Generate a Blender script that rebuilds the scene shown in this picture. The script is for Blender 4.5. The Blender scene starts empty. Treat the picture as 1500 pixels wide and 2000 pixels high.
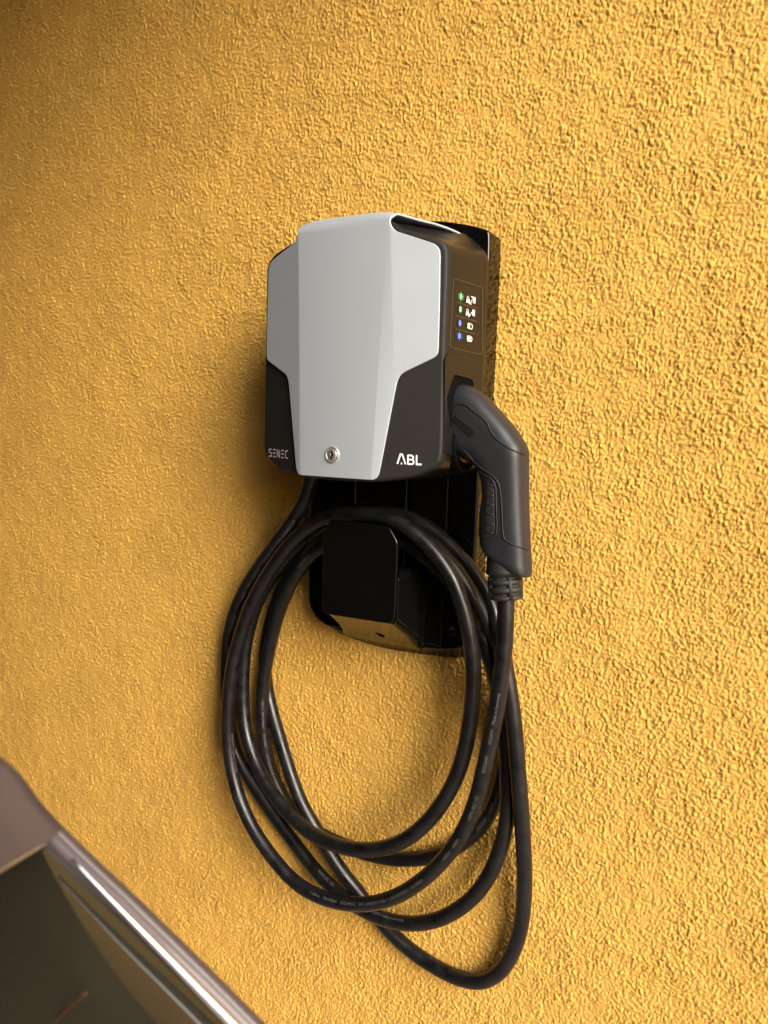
import bpy, bmesh, math, random
import numpy as np
from mathutils import Vector, Matrix
from mathutils.bvhtree import BVHTree
from mathutils.geometry import delaunay_2d_cdt

random.seed(7)
sc = bpy.context.scene
C = sc.collection
rad = math.radians

# ------------------------------------------------------------------ camera
# world: x right along the wall, y into the wall, z up; origin at the wallbox centre, metres
YAW, PITCH, ROLL = 0.5233, -0.09855, -0.03567
CAM = np.array([0.60936, -1.06473, -0.10635]); FPX = 1502.31
def rotm():
    cy, sy = math.cos(YAW), math.sin(YAW); cp, sp = math.cos(PITCH), math.sin(PITCH); cr, sr = math.cos(ROLL), math.sin(ROLL)
    Rz = np.array([[cy, -sy, 0], [sy, cy, 0], [0, 0, 1]]); Rx = np.array([[1, 0, 0], [0, cp, -sp], [0, sp, cp]])
    Ry = np.array([[cr, 0, sr], [0, 1, 0], [-sr, 0, cr]])
    return Rz @ Rx @ Ry
RM = rotm()
cam_data = bpy.data.cameras.new('camera')
cam = bpy.data.objects.new('camera', cam_data); C.objects.link(cam)
m = Matrix.Identity(4)
right, fwd, up = RM[:, 0], RM[:, 1], RM[:, 2]
for i in range(3):
    m[i][0] = right[i]; m[i][1] = up[i]; m[i][2] = -fwd[i]; m[i][3] = CAM[i]
cam.matrix_world = m
cam_data.sensor_fit = 'HORIZONTAL'; cam_data.sensor_width = 36.0
cam_data.lens = 36.0 * FPX / 1500.0
cam_data.clip_start = 0.02; cam_data.clip_end = 500
cam_data.dof.use_dof = True; cam_data.dof.focus_distance = 1.10; cam_data.dof.aperture_fstop = 11.0
sc.camera = cam

# ------------------------------------------------------------------ world, sun, exposure
SUN_DIR = Vector((0.76, -0.44, 0.46)).normalized()      # towards the sun
SUN_EL = math.asin(SUN_DIR.z); SUN_AZ = math.atan2(SUN_DIR.x, SUN_DIR.y)
world = bpy.data.worlds.new('World'); sc.world = world; world.use_nodes = True
nt = world.node_tree; bg = nt.nodes['Background']
sky = nt.nodes.new('ShaderNodeTexSky'); sky.sky_type = 'NISHITA'; sky.sun_disc = False
sky.sun_elevation = SUN_EL; sky.sun_rotation = SUN_AZ
sky.air_density = 1.0; sky.dust_density = 4.0; sky.ozone_density = 0.6
nt.links.new(sky.outputs[0], bg.inputs[0]); bg.inputs[1].default_value = 0.15
sl = bpy.data.lights.new('sun', 'SUN'); so = bpy.data.objects.new('sun', sl); C.objects.link(so)
sl.energy = 1.5; sl.angle = rad(38); sl.color = (0.97, 0.98, 1.0)
so.rotation_euler = SUN_DIR.to_track_quat('Z', 'Y').to_euler()
sc.view_settings.view_transform = 'Standard'; sc.view_settings.look = 'None'
sc.view_settings.exposure = 1.17; sc.view_settings.gamma = 1.0

# ------------------------------------------------------------------ helpers
def at(px, py, y):
    d = RM @ np.array([(px - 750) / FPX, 1, (1000 - py) / FPX])
    return CAM + (y - CAM[1]) / d[1] * d
def raydir(px, py):
    d = RM @ np.array([(px - 750) / FPX, 1, (1000 - py) / FPX]); return d / np.linalg.norm(d)
def link(name, me, mats=None, parent=None, smooth=False):
    o = bpy.data.objects.new(name, me); C.objects.link(o)
    if mats is not None:
        for mm in (mats if isinstance(mats, (list, tuple)) else [mats]): me.materials.append(mm)
    if smooth: me.polygons.foreach_set('use_smooth', [True] * len(me.polygons))
    if parent: o.parent = parent
    return o
def mesh(name, vs, fs, mats=None, parent=None, smooth=False, recalc=False):
    me = bpy.data.meshes.new(name); me.from_pydata([tuple(map(float, v)) for v in vs], [], [tuple(int(i) for i in f) for f in fs])
    if recalc:
        bm = bmesh.new(); bm.from_mesh(me); bmesh.ops.remove_doubles(bm, verts=bm.verts, dist=1e-6)
        bmesh.ops.recalc_face_normals(bm, faces=bm.faces); bm.to_mesh(me); bm.free()
    me.update(); return link(name, me, mats, parent, smooth)
def empty(name, loc=(0, 0, 0)):
    o = bpy.data.objects.new(name, None); C.objects.link(o); o.location = (0, 0, 0); return o
def tag(o, label=None, cat=None, group=None, kind=None):
    if label: o['label'] = label
    if cat: o['category'] = cat
    if group: o['group'] = group
    if kind: o['kind'] = kind
    return o
def bevel(o, w, seg=2, ang=30):
    b = o.modifiers.new('bevel', 'BEVEL'); b.width = w; b.segments = seg; b.limit_method = 'ANGLE'; b.angle_limit = rad(ang)
    b.harden_normals = False
    return o
def wn(o, ang=40):
    o.data.polygons.foreach_set('use_smooth', [True] * len(o.data.polygons))
    try:
        e = o.modifiers.new('wn', 'WEIGHTED_NORMAL'); e.keep_sharp = True
    except Exception: pass
    return o
def box(name, x0, x1, y0, y1, z0, z1, mt, parent=None, bv=0.001):
    vs = [(x, y, z) for x in (x0, x1) for y in (y0, y1) for z in (z0, z1)]
    fs = [(0, 1, 3, 2), (4, 6, 7, 5), (0, 4, 5, 1), (2, 3, 7, 6), (0, 2, 6, 4), (1, 5, 7, 3)]
    o = mesh(name, vs, fs, mt, parent, recalc=True)
    if bv: bevel(o, bv, 3); wn(o)
    return o
def smooth_loop(p, n=1, closed=True):
    p = np.array(p, float)
    for _ in range(n):
        p = (np.roll(p, 1, 0) + 2 * p + np.roll(p, -1, 0)) / 4
    return p
def resample_seg(pts, k):
    pts = np.array(pts, float); out = []
    for a, b in zip(pts[:-1], pts[1:]):
        for i in range(k): out.append(a + (b - a) * i / k)
    out.append(pts[-1]); return np.array(out)
def arclen(p):
    d = np.linalg.norm(np.diff(p, axis=0), axis=1); return np.concatenate([[0], np.cumsum(d)])
def catmull(P, step):
    P = np.array(P, float); out = []
    Q = np.vstack([2 * P[0] - P[1], P, 2 * P[-1] - P[-2]])
    for i in range(1, len(Q) - 2):
        p0, p1, p2, p3 = Q[i - 1:i + 3]
        n = max(2, int(np.linalg.norm(p2 - p1) / step))
        # centripetal
        t0 = 0; t1 = t0 + np.linalg.norm(p1 - p0) ** .5 + 1e-9; t2 = t1 + np.linalg.norm(p2 - p1) ** .5 + 1e-9; t3 = t2 + np.linalg.norm(p3 - p2) ** .5 + 1e-9
        for k in range(n):
            t = t1 + (t2 - t1) * k / n
            A1 = (t1 - t) / (t1 - t0) * p0 + (t - t0) / (t1 - t0) * p1; A2 = (t2 - t) / (t2 - t1) * p1 + (t - t1) / (t2 - t1) * p2
            A3 = (t3 - t) / (t3 - t2) * p2 + (t - t2) / (t3 - t2) * p3
            B1 = (t2 - t) / (t2 - t0) * A1 + (t - t0) / (t2 - t0) * A2; B2 = (t3 - t) / (t3 - t1) * A2 + (t - t1) / (t3 - t1) * A3
            out.append((t2 - t) / (t2 - t1) * B1 + (t - t1) / (t2 - t1) * B2)
    out.append(P[-1]); return np.array(out)
def uniform(p, step):
    s = arclen(p); n = max(2, int(s[-1] / step)); t = np.linspace(0, s[-1], n)
    return np.stack([np.interp(t, s, p[:, i]) for i in range(p.shape[1])], 1)
def loft(rings, closed_ring=True, cap0=False, cap1=False):
    n = len(rings[0]); vs = np.concatenate(rings); fs = []
    for r in range(len(rings) - 1):
        for i in range(n if closed_ring else n - 1):
            j = (i + 1) % n
            fs.append((r * n + i, r * n + j, (r + 1) * n + j, (r + 1) * n + i))
    if cap0: fs.append(tuple(range(n - 1, -1, -1)))
    if cap1: fs.append(tuple((len(rings) - 1) * n + i for i in range(n)))
    return vs, fs
def tube(pts, r, nseg=10, cap=True, ref=(0, -1, 0)):
    pts = np.array(pts, float); T = np.gradient(pts, axis=0); T /= np.linalg.norm(T, axis=1)[:, None]
    ref = np.array(ref, float); rings = []
    rr = r if hasattr(r, '__len__') else [r] * len(pts)
    for p, t, q in zip(pts, T, rr):
        N = ref - t * (ref @ t); N /= np.linalg.norm(N) + 1e-12; B = np.cross(t, N)
        a = np.linspace(0, 2 * math.pi, nseg, endpoint=False)
        rings.append(p + q * (np.cos(a)[:, None] * N + np.sin(a)[:, None] * B))
    return loft(rings, True, cap, cap)
def merge(parts):
    V = []; F = []; o = 0
    for vs, fs in parts:
        V += [tuple(v) for v in vs]; F += [tuple(i + o for i in f) for f in fs]; o += len(vs)
    return V, F
def cdt(loop, extra=[], maxcell=None):
    """triangulate closed 2D loop (with optional interior polylines); returns pts, faces"""
    vs = [Vector(p) for p in loop]; n = len(vs)
    ed = [(i, (i + 1) % n) for i in range(n)]
    for pl in extra:
        b = len(vs); vs += [Vector(p) for p in pl]; ed += [(b + i, b + i + 1) for i in range(len(pl) - 1)]
    r = delaunay_2d_cdt(vs, ed, [list(range(n))], 1, 1e-6)
    return [tuple(p) for p in r[0]], [tuple(f) for f in r[2]]

# ------------------------------------------------------------------ materials
def mat(name, col, rough=0.5, metal=0.0, spec=0.5, coat=0.0, bump=None, noise_col=0.0, noise_scale=30, rough_var=0.0):
    mt = bpy.data.materials.new(name); mt.use_nodes = True; n = mt.node_tree.nodes; l = mt.node_tree.links
    b = n['Principled BSDF']; b.inputs['Base Color'].default_value = (*col, 1); b.inputs['Roughness'].default_value = rough
    b.inputs['Metallic'].default_value = metal; b.inputs['Specular IOR Level'].default_value = spec
    b.inputs['Coat Weight'].default_value = coat; b.inputs['Coat Roughness'].default_value = 0.05
    tc = n.new('ShaderNodeTexCoord')
    if noise_col or rough_var:
        nz = n.new('ShaderNodeTexNoise'); nz.inputs['Scale'].default_value = noise_scale; nz.inputs['Detail'].default_value = 5
        l.new(tc.outputs['Object'], nz.inputs['Vector'])
        if noise_col:
            rp = n.new('ShaderNodeValToRGB'); rp.color_ramp.elements[0].position = 0.3; rp.color_ramp.elements[1].position = 0.7
            rp.color_ramp.elements[0].color = (*[c * (1 - noise_col) for c in col], 1); rp.color_ramp.elements[1].color = (*[min(1, c * (1 + noise_col)) for c in col], 1)
            l.new(nz.outputs['Fac'], rp.inputs[0]); l.new(rp.outputs[0], b.inputs['Base Color'])
        if rough_var:
            mr = n.new('ShaderNodeMapRange'); mr.inputs['From Min'].default_value = 0.3; mr.inputs['From Max'].default_value = 0.7
            mr.inputs['To Min'].default_value = max(0, rough - rough_var); mr.inputs['To Max'].default_value = rough + rough_var
            l.new(nz.outputs['Fac'], mr.inputs['Value']); l.new(mr.outputs[0], b.inputs['Roughness'])
    if bump:
        sc_, st, ds = bump
        nb = n.new('ShaderNodeTexNoise'); nb.inputs['Scale'].default_value = sc_; nb.inputs['Detail'].default_value = 3
        bp = n.new('ShaderNodeBump'); bp.inputs['Strength'].default_value = st; bp.inputs['Distance'].default_value = ds
        l.new(tc.outputs['Object'], nb.inputs['Vector']); l.new(nb.outputs['Fac'], bp.inputs['Height']); l.new(bp.outputs[0], b.inputs['Normal'])
    return mt
M = {}
def plaster_grain(mt):
    n = mt.node_tree.nodes; l = mt.node_tree.links; b = n['Principled BSDF']
    tc = n.new('ShaderNodeTexCoord'); v1 = n.new('ShaderNodeTexVoronoi'); v1.inputs['Scale'].default_value = 300
    v2 = n.new('ShaderNodeTexVoronoi'); v2.inputs['Scale'].default_value = 620
    nz = n.new('ShaderNodeTexNoise'); nz.inputs['Scale'].default_value = 700; nz.inputs['Detail'].default_value = 4; nz.inputs['Roughness'].default_value = .7
    l.new(tc.outputs['Object'], v1.inputs['Vector']); l.new(tc.outputs['Object'], v2.inputs['Vector']); l.new(tc.outputs['Object'], nz.inputs['Vector'])
    a = n.new('ShaderNodeMath'); a.operation = 'MULTIPLY_ADD'; a.inputs[1].default_value = -1.0
    l.new(v1.outputs['Distance'], a.inputs[0]); l.new(nz.outputs['Fac'], a.inputs[2])
    a2 = n.new('ShaderNodeMath'); a2.operation = 'MULTIPLY_ADD'; a2.inputs[1].default_value = -.5
    l.new(v2.outputs['Distance'], a2.inputs[0]); l.new(a.outputs[0], a2.inputs[2])
    bp = n.new('ShaderNodeBump'); bp.inputs['Strength'].default_value = .5; bp.inputs['Distance'].default_value = .0012
    l.new(a2.outputs[0], bp.inputs['Height']); l.new(bp.outputs[0], b.inputs['Normal'])
M['plaster'] = mat('ochre_plaster', (0.67, 0.392, 0.084), 0.85, spec=0.25, noise_col=0.07, noise_scale=9)
plaster_grain(M['plaster'])
M['silver'] = mat('silver_paint', (0.415, 0.46, 0.505), 0.48, metal=0.25, bump=(1500, 0.05, 0.0002), rough_var=0.05, noise_scale=22)
M['matte_black'] = mat('grained_black_plastic', (0.011, 0.0105, 0.010), 0.60, spec=0.35, bump=(1400, 0.55, 0.0004), noise_col=0.25, noise_scale=900)
M['gloss_black'] = mat('smooth_black_plastic', (0.008, 0.007, 0.006), 0.31, rough_var=0.03, noise_scale=14)
M['bracket_black'] = mat('glossy_bracket_plastic', (0.003, 0.0028, 0.0026), 0.12, spec=0.4, rough_var=0.05, noise_scale=25, bump=(60, 0.04, 0.001))
M['recess'] = mat('dark_recess', (0.003, 0.003, 0.003), 0.8, spec=0.05)
M['rubber'] = mat('cable_rubber', (0.0065, 0.0065, 0.007), 0.35, spec=0.5, bump=(900, 0.25, 0.0003), noise_col=0.45, rough_var=0.10, noise_scale=55)
M['plug'] = mat('plug_plastic', (0.015, 0.0165, 0.020), 0.47, bump=(1300, 0.2, 0.0003), rough_var=0.06, noise_scale=30)
M['plug_dark'] = mat('plug_soft_rubber', (0.013, 0.013, 0.013), 0.6)
M['seam'] = mat('seam_shadow_gap', (0.004, 0.004, 0.004), 0.6)
M['steel'] = mat('lock_steel', (0.66, 0.64, 0.60), 0.42, metal=0.85, rough_var=0.08, noise_scale=300)
M['white_print'] = mat('white_print', (0.80, 0.80, 0.78), 0.5)
M['grey_print'] = mat('grey_print', (0.42, 0.40, 0.38), 0.5)
M['cable_print'] = mat('cable_print', (0.10, 0.10, 0.10), 0.6)
M['line_print'] = mat('thin_line_print', (0.10, 0.075, 0.04), 0.5)
M['green'] = mat('green_print', (0.16, 0.62, 0.26), 0.5)
M['blue'] = mat('blue_print', (0.10, 0.20, 0.72), 0.5)
M['label'] = mat('label_recess', (0.008, 0.008, 0.008), 0.5, spec=0.25)
M['car'] = mat('car_paint', (0.085, 0.070, 0.074), 0.50, metal=0.25, coat=0.22)
M['chrome'] = mat('bright_trim', (0.62, 0.63, 0.66), 0.42, metal=1.0)
M['glass'] = mat('dark_car_glass', (0.020, 0.018, 0.012), 0.06, spec=0.7)
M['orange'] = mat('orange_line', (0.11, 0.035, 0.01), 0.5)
M['paving'] = mat('grey_paving', (0.22, 0.21, 0.20), 0.9, noise_col=0.2, noise_scale=6)
M['timber'] = mat('dark_grey_boarding', (0.045, 0.045, 0.047), 0.7, noise_col=0.3, noise_scale=5)

# ------------------------------------------------------------------ house wall: one mesh, real relief
WALL = 0.045
def hash2(ix, iz, k):
    h = (ix.astype(np.int64) * 374761393 + iz.astype(np.int64) * 668265263 + k * 974634777) & 0xffffffff
    h = (h ^ (h >> 13)) * 1274126177 & 0xffffffff; h = h ^ (h >> 16)
    return (h & 0xffffff) / float(0x1000000)
def vnoise(x, z, k):
    ix = np.floor(x); iz = np.floor(z); fx = x - ix; fz = z - iz
    fx = fx * fx * (3 - 2 * fx); fz = fz * fz * (3 - 2 * fz); ix = ix.astype(int); iz = iz.astype(int)
    a = hash2(ix, iz, k); b = hash2(ix + 1, iz, k); c = hash2(ix, iz + 1, k); d = hash2(ix + 1, iz + 1, k)
    return (a + (b - a) * fx) * (1 - fz) + (c + (d - c) * fx) * fz
def lumps(x, z, cell, k, rmin, rmax):
    """height of the tallest rounded grain covering each point"""
    u = x / cell; v = z / cell; iu = np.floor(u).astype(int); iv = np.floor(v).astype(int); best = np.zeros_like(u)
    for a in (-1, 0, 1):
        for b in (-1, 0, 1):
            ju = iu + a; jv = iv + b
            cx = ju + hash2(ju, jv, k); cz = jv + hash2(ju, jv, k + 1)
            r = rmin + (rmax - rmin) * hash2(ju, jv, k + 2); h = 0.45 + 0.55 * hash2(ju, jv, k + 3)
            an = hash2(ju, jv, k + 4) * math.pi; el = 0.65 + 0.35 * hash2(ju, jv, k + 5)
            dx = u - cx; dz = v - cz; ca = np.cos(an); sa = np.sin(an)
            e = ((dx * ca + dz * sa) ** 2 + ((-dx * sa + dz * ca) / el) ** 2) / (r * r)
            best = np.maximum(best, h * np.clip(1 - e, 0, 1) ** 0.36)
    return best
def axis(segs):
    out = []
    for a, b, s in segs: out.append(np.arange(a, b, s))
    out.append([segs[-1][1]]); v = np.concatenate(out); keep = np.concatenate([[True], np.diff(v) > 0.0009]); return v[keep]
xs = axis([(-12, -1.3, 1.0), (-1.3, -1.12, 0.01), (-1.12, -0.75, 0.0021), (-0.75, -0.25, 0.0018), (-0.25, 0.72, 0.0014), (0.72, 3.2, 0.25)])
zs = axis([(-1.62, -1.3, 0.08), (-1.3, 0.86, 0.00172), (0.86, 1.6, 0.1), (1.6, 5.0, 0.6)])
X, Z = np.meshgrid(xs, zs, indexing='ij')
wx = X + 0.0016 * (vnoise(X / 0.006, Z / 0.006, 11) - .5) + 0.0014 * (vnoise(X / 0.0032, Z / 0.0032, 13) - .5)
wz = Z + 0.0016 * (vnoise(X / 0.006, Z / 0.006, 12) - .5) + 0.0014 * (vnoise(X / 0.0032, Z / 0.0032, 14) - .5)
patchy = vnoise(X / 0.05, Z / 0.05, 21); worn = vnoise(X / 0.020, Z / 0.020, 22)
H = 0.75 * lumps(wx, wz, 0.0045, 31, 0.28, 0.66) * (0.35 + 1.0 * worn) + 0.45 * lumps(wx + .7, wz, 0.0030, 41, 0.32, 0.66) * (0.5 + patchy)
H += 0.55 * lumps(wx - .3, wz + .2, 0.0082, 51, 0.15, 0.36) + 0.40 * (vnoise(X / 0.0021, Z / 0.0021, 61) - .5) + 0.40 * (vnoise(X / 0.018, Z / 0.018, 62) - .5)
H *= 0.0028
big = 0.002 * (vnoise(X / 0.35, Z / 0.35, 71) - .5)
Y = WALL - H - big
dense = (X > -1.3) & (X < .72) & (Z > -1.3) & (Z < .86)
Y = np.where(dense, Y, WALL - 0.0012)
nx, nz = X.shape
me = bpy.data.meshes.new('house_wall')
me.vertices.add(nx * nz); me.vertices.foreach_set('co', np.stack([X, Y, Z], -1).astype(np.float32).ravel())
I = np.arange(nx * nz).reshape(nx, nz)
Q = np.stack([I[:-1, :-1], I[1:, :-1], I[1:, 1:], I[:-1, 1:]], -1).reshape(-1)
nf = len(Q) // 4
me.loops.add(nf * 4); me.loops.foreach_set('vertex_index', Q.astype(np.int32))
me.polygons.add(nf); me.polygons.foreach_set('loop_start', np.arange(0, nf * 4, 4, dtype=np.int32))
me.polygons.foreach_set('use_smooth', np.ones(nf, bool)); me.update(calc_edges=True)
wall = link('house_wall', me, M['plaster'])
tag(wall, 'yellow ochre rough-grained plaster wall carrying the wallbox', 'wall')

# the ground, plus an unseen canopy and screens added to darken this wall
gr = mesh('ground', [(-40, -40, -1.55), (40, -40, -1.55), (40, WALL, -1.55), (-40, WALL, -1.55)], [(0, 1, 2, 3)], M['paving'])
tag(gr, kind='structure')
bay = empty('added_shade_canopy'); tag(bay, 'unseen dark grey canopy and screen walls added to shade the ochre wall', 'canopy')
box('added_shade_roof', -4.2, 0.82, -2.3, WALL - .004, 1.30, 1.42, M['timber'], bay, 0)
box('added_shade_screen', -4.2, 2.1, -2.42, -2.3, -1.54, 1.42, M['timber'], bay, 0)
box('added_end_screen', -4.32, -4.2, -2.42, WALL - .004, -1.54, 1.42, M['timber'], bay, 0)

# ------------------------------------------------------------------ wallbox
XCT, XCB, ZT, ZB = 0.0742, 0.0586, 0.190, -0.168
FY, FK = -0.1525, 0.27
def xc(z): return XCT + (z - ZT) * (XCT - XCB) / (ZT - ZB)
def F(x, z): return FY + max(0.0, abs(x) - xc(z)) * FK
def on_front(px, py, off=0.0):
    p = at(px, py, FY)
    for _ in range(25): p = at(px, py, F(p[0], p[2]) + off)
    return p
def on_side(px, py, off=0.0):
    # right flank: x = .152 at y=-.125 to .162 at y=-.012
    d = RM @ np.array([(px - 750) / FPX, 1, (1000 - py) / FPX]); n = np.array([1, -0.01 / 0.113, 0]); n /= np.linalg.norm(n)
    p0 = np.array([0.152, -0.125, 0]) + n * off
    t = ((p0 - CAM) @ n) / (d @ n); return CAM + t * d
wb = empty('wallbox')
tag(wb, 'grey and black wall-mounted car charging box with a keyhole in its silver cover', 'charging box')

front_h = [(0, .186), (.068, .185), (.0755, .178), (.087, .1705), (.131, .1585), (.1455, .1500), (.1515, .137), (.1517, 0), (.1535, -.124), (.151, -.139), (.142, -.1485), (.113, -.1625), (.0627, -.1712), (0, -.1725)]
back_h = [(0, .1925), (.116, .1925), (.123, .191), (.134, .182), (.1525, .165), (.1595, .155), (.162, .140), (.1625, 0), (.1625, -.126), (.160, -.142), (.151, -.152), (.12, -.164), (.066, -.1722), (0, -.173)]
def full(h, k=8, sm=3):
    r = resample_seg(h, k); l = r[1:-1][::-1] * [-1, 1]
    return smooth_loop(np.vstack([r, l]), sm)
fo = full(front_h); bo = full(back_h)
def inset(loop, d):
    t = np.roll(loop, -1, 0) - np.roll(loop, 1, 0); t /= np.linalg.norm(t, axis=1)[:, None]
    n = np.stack([-t[:, 1], t[:, 0]], 1)       # clockwise loop: outward
    if np.mean(np.sum(n * (loop - loop.mean(0)), 1)) < 0: n = -n
    return loop - n * d
BODY_OFF = 0.0036; R = 0.0055
def fy_body(x, z):
    # the frame dips away under the fold of the cover at the top
    return F(x, z) + BODY_OFF + 0.018 * max(0.0, (z - 0.150) / 0.036) ** 2 * (1 if abs(x) < 0.09 else max(0, 1 - (abs(x) - .09) / .03))
def ring3(loop, dy, base=None):
    b = loop if base is None else base
    return np.array([(x, fy_body(bx, bz) + dy, z) for (x, z), (bx, bz) in zip(loop, b)])
inn = inset(fo, R)
rings = []
for k in range(0, 8):
    a = k / 7 * math.pi / 2; rings.append(ring3(inset(fo, R * (1 - math.sin(a))), R * (1 - math.cos(a)), inn))
y_split = 0.010
rings.append(ring3(fo, R + y_split, inn))
vs_l, fs_l = loft(rings)
pts, tris = cdt(inn, [[(xc(.186) * s, .186), (xc(-.17) * s, -.17)] for s in (-1, 1)] + [[(-.08, .15), (.08, .15)], [(-.07, .165), (.07, .165)], [(-.065, .175), (.065, .175)]])
vf = [(x, fy_body(x, z), z) for x, z in pts]
V, Fc = merge([(vs_l, fs_l), (vf, [t[::-1] for t in tris])])
fr = mesh('front_frame', V, Fc, M['matte_black'], wb, smooth=True, recalc=True)
bm = bmesh.new(); bm.from_mesh(fr.data); bmesh.ops.recalc_face_normals(bm, faces=bm.faces); bm.to_mesh(fr.data); bm.free()
wn(fr)
# rear shell: from the frame back to the wall bracket
r0 = rings[-1].copy(); backy = -0.012
sh = []
r0i = np.array([(x * .996, y - .001, z * .996) for x, y, z in r0])
for k in range(0, 13):
    t = k / 12; lo = fo * (1 - t) + bo * t
    sh.append(np.array([(x, y0 * (1 - t) + backy * t, z) for (x, z), y0 in zip(lo, r0[:, 1])]))
sh[0] = np.array([(x * .9965, y + .0004, z * .9965) for x, y, z in sh[0]])
b_in = inset(bo, .003); sh.append(np.array([(x, backy + .003, z) for x, z in b_in]))
vs, fs = loft(sh, True, False, True)
shell = mesh('rear_shell', vs, fs, M['gloss_black'], wb, smooth=True, recalc=True); wn(shell)

# silver cover: centre strip folding over the top + two facets
prof = [(FY, ZB)] + [(FY, z) for z in np.linspace(-.15, .176, 20)]
cy_, cz_, rr_ = FY + .022, .176, .022
for k in range(1, 13):
    a = k / 12 * rad(88); prof.append((cy_ - rr_ * math.cos(a), cz_ + rr_ * math.sin(a)))
for yy, zz in ((-.10, .1975), (-.075, .1978), (-.05, .1972), (-.03, .1955), (-.014, .1925)): prof.append((yy, zz))
def hw(y, z):
    if z <= .1761 and y < -.15: return xc(z)
    return np.interp(y, [-.1525, -.140, -.125, -.10, -.075, -.045, -.012], [.0762, .0785, .0826, .0928, .1035, .1135, .1236])
cols = np.linspace(-1, 1, 13); vs = []; fs = []
for y, z in prof:
    w = hw(y, z)
    for u in cols: vs.append((u * w, y, z - 0.0050 * abs(u) ** 5 * min(1, max(0, (y + .1525) / .006))))
nc = len(cols)
for i in range(len(prof) - 1):
    for j in range(nc - 1): fs.append((i * nc + j, i * nc + j + 1, (i + 1) * nc + j + 1, (i + 1) * nc + j))
def facet_loop(s):
    outer = [(.0768, .1762), (.0778, .1733), (.0797, .1702), (.0828, .1670), (.0872, .1642), (.096, .1613), (.128, .1503), (.1345, .1478), (.1395, .1440), (.1425, .1390), (.1436, .1320), (.1450, .066), (.1455, .012), (.1450, .0065), (.1425, .0020), (.1385, -.0010),
             (.1045, -.0180), (.0990, -.0212), (.0950, -.0255), (.0925, -.0310), (.0905, -.0400), (.0735, -.1450), (.0712, -.1580), (.0690, -.1632), (.0660, -.1662), (.0620, -.1677), (.0586, -.1680)]
    cre = [(xc(z), z) for z in np.linspace(-.15, .176, 20)]
    o2 = []
    for i, (a, b) in enumerate(zip(outer[:-1], outer[1:])):
        L = math.hypot(b[0] - a[0], b[1] - a[1]); n = max(1, int(L / .012))
        for k in range(n): o2.append((a[0] + (b[0] - a[0]) * k / n, a[1] + (b[1] - a[1]) * k / n))
    return [(x * s, z) for x, z in o2 + [(XCB, ZB)] + cre]
parts = [(vs, fs)]
for s in (1, -1):
    lp = facet_loop(s); p2, t2 = cdt(lp)
    parts.append(([(x, F(x, z), z) for x, z in p2], [t if s > 0 else t[::-1] for t in t2]))
    ya = cy_ - rr_ * math.cos(rad(88) / 12); za = cz_ + rr_ * math.sin(rad(88) / 12); wa = hw(ya, za)
    parts.append(([(s * xc(.176), FY, .176), (s * .0768, F(.0768, .1762), .1762), (s * wa, ya, za)], [(0, 1, 2) if s > 0 else (2, 1, 0)]))
V, Fc = merge(parts)
me = bpy.data.meshes.new('front_cover'); me.from_pydata([tuple(map(float, v)) for v in V], [], Fc)
bm = bmesh.new(); bm.from_mesh(me); bmesh.ops.remove_doubles(bm, verts=bm.verts, dist=0.0006); bmesh.ops.recalc_face_normals(bm, faces=bm.faces)
# dissolve the coplanar triangles of each facet so that edges bevel cleanly
bmesh.ops.dissolve_limit(bm, angle_limit=rad(0.5), verts=bm.verts, edges=bm.edges)
front = [f for f in bm.faces if f.calc_center_median().y < -.14]
if sum(f.normal.y for f in front) > 0: bmesh.ops.reverse_faces(bm, faces=bm.faces)
bm.to_mesh(me); bm.free()
cover = link('front_cover', me, M['silver'], wb)
so_ = cover.modifiers.new('thick', 'SOLIDIFY'); so_.thickness = 0.0032; so_.offset = -1.0; so_.use_even_offset = False
bevel(cover, 0.0012, 3, 28); wn(cover)

# lock in the cover
def disc(c, r, y0, y1, n=48, yin=None):
    a = np.linspace(0, 2 * math.pi, n, endpoint=False)
    return [np.array([(c[0] + rr * math.cos(t), yy, c[2] + rr * math.sin(t)) for t in a]) for rr, yy in zip(r, (y0, y1) if yin is None else yin)]
lc = at(649.5, 888, FY); lc = (lc[0], FY, lc[2])
def lathe_y(c, prof_, n=48, capend=True):
    a = np.linspace(0, 2 * math.pi, n, endpoint=False)
    rings = [np.array([(c[0] + r * math.cos(t), c[1] + y, c[2] + r * math.sin(t)) for t in a]) for r, y in prof_]
    return loft(rings, True, False, capend)
v, f = lathe_y(lc, [(.0118, .001), (.0118, -.0012), (.0110, -.0022), (.0098, -.0024), (.0092, -.0016), (.0088, -.0008), (.0084, -.0012), (.0080, -.0024), (.0072, -.0028), (.0005, -.0028)])
lock = mesh('lock_cylinder', v, f, M['steel'], wb, smooth=True, recalc=True); bevel(lock, .0002, 1, 40)
v, f = lathe_y(lc, [(.0033, -.0024), (.0033, -.0031), (.0004, -.0031)], 28)
mesh('keyhole_plug', v, f, M['recess'], lock, smooth=False, recalc=True)
kz = [box('key_slot', lc[0] - .0011, lc[0] + .0011, lc[1] - .0033, lc[1] - .0025, lc[2] - .0062, lc[2] + .0055, M['recess'], lock, 0)]
box('key_ward', lc[0] - .0026, lc[0] - .0008, lc[1] - .0036, lc[1] - .0025, lc[2] - .003, lc[2] + .002, M['steel'], lock, .0002)

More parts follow.
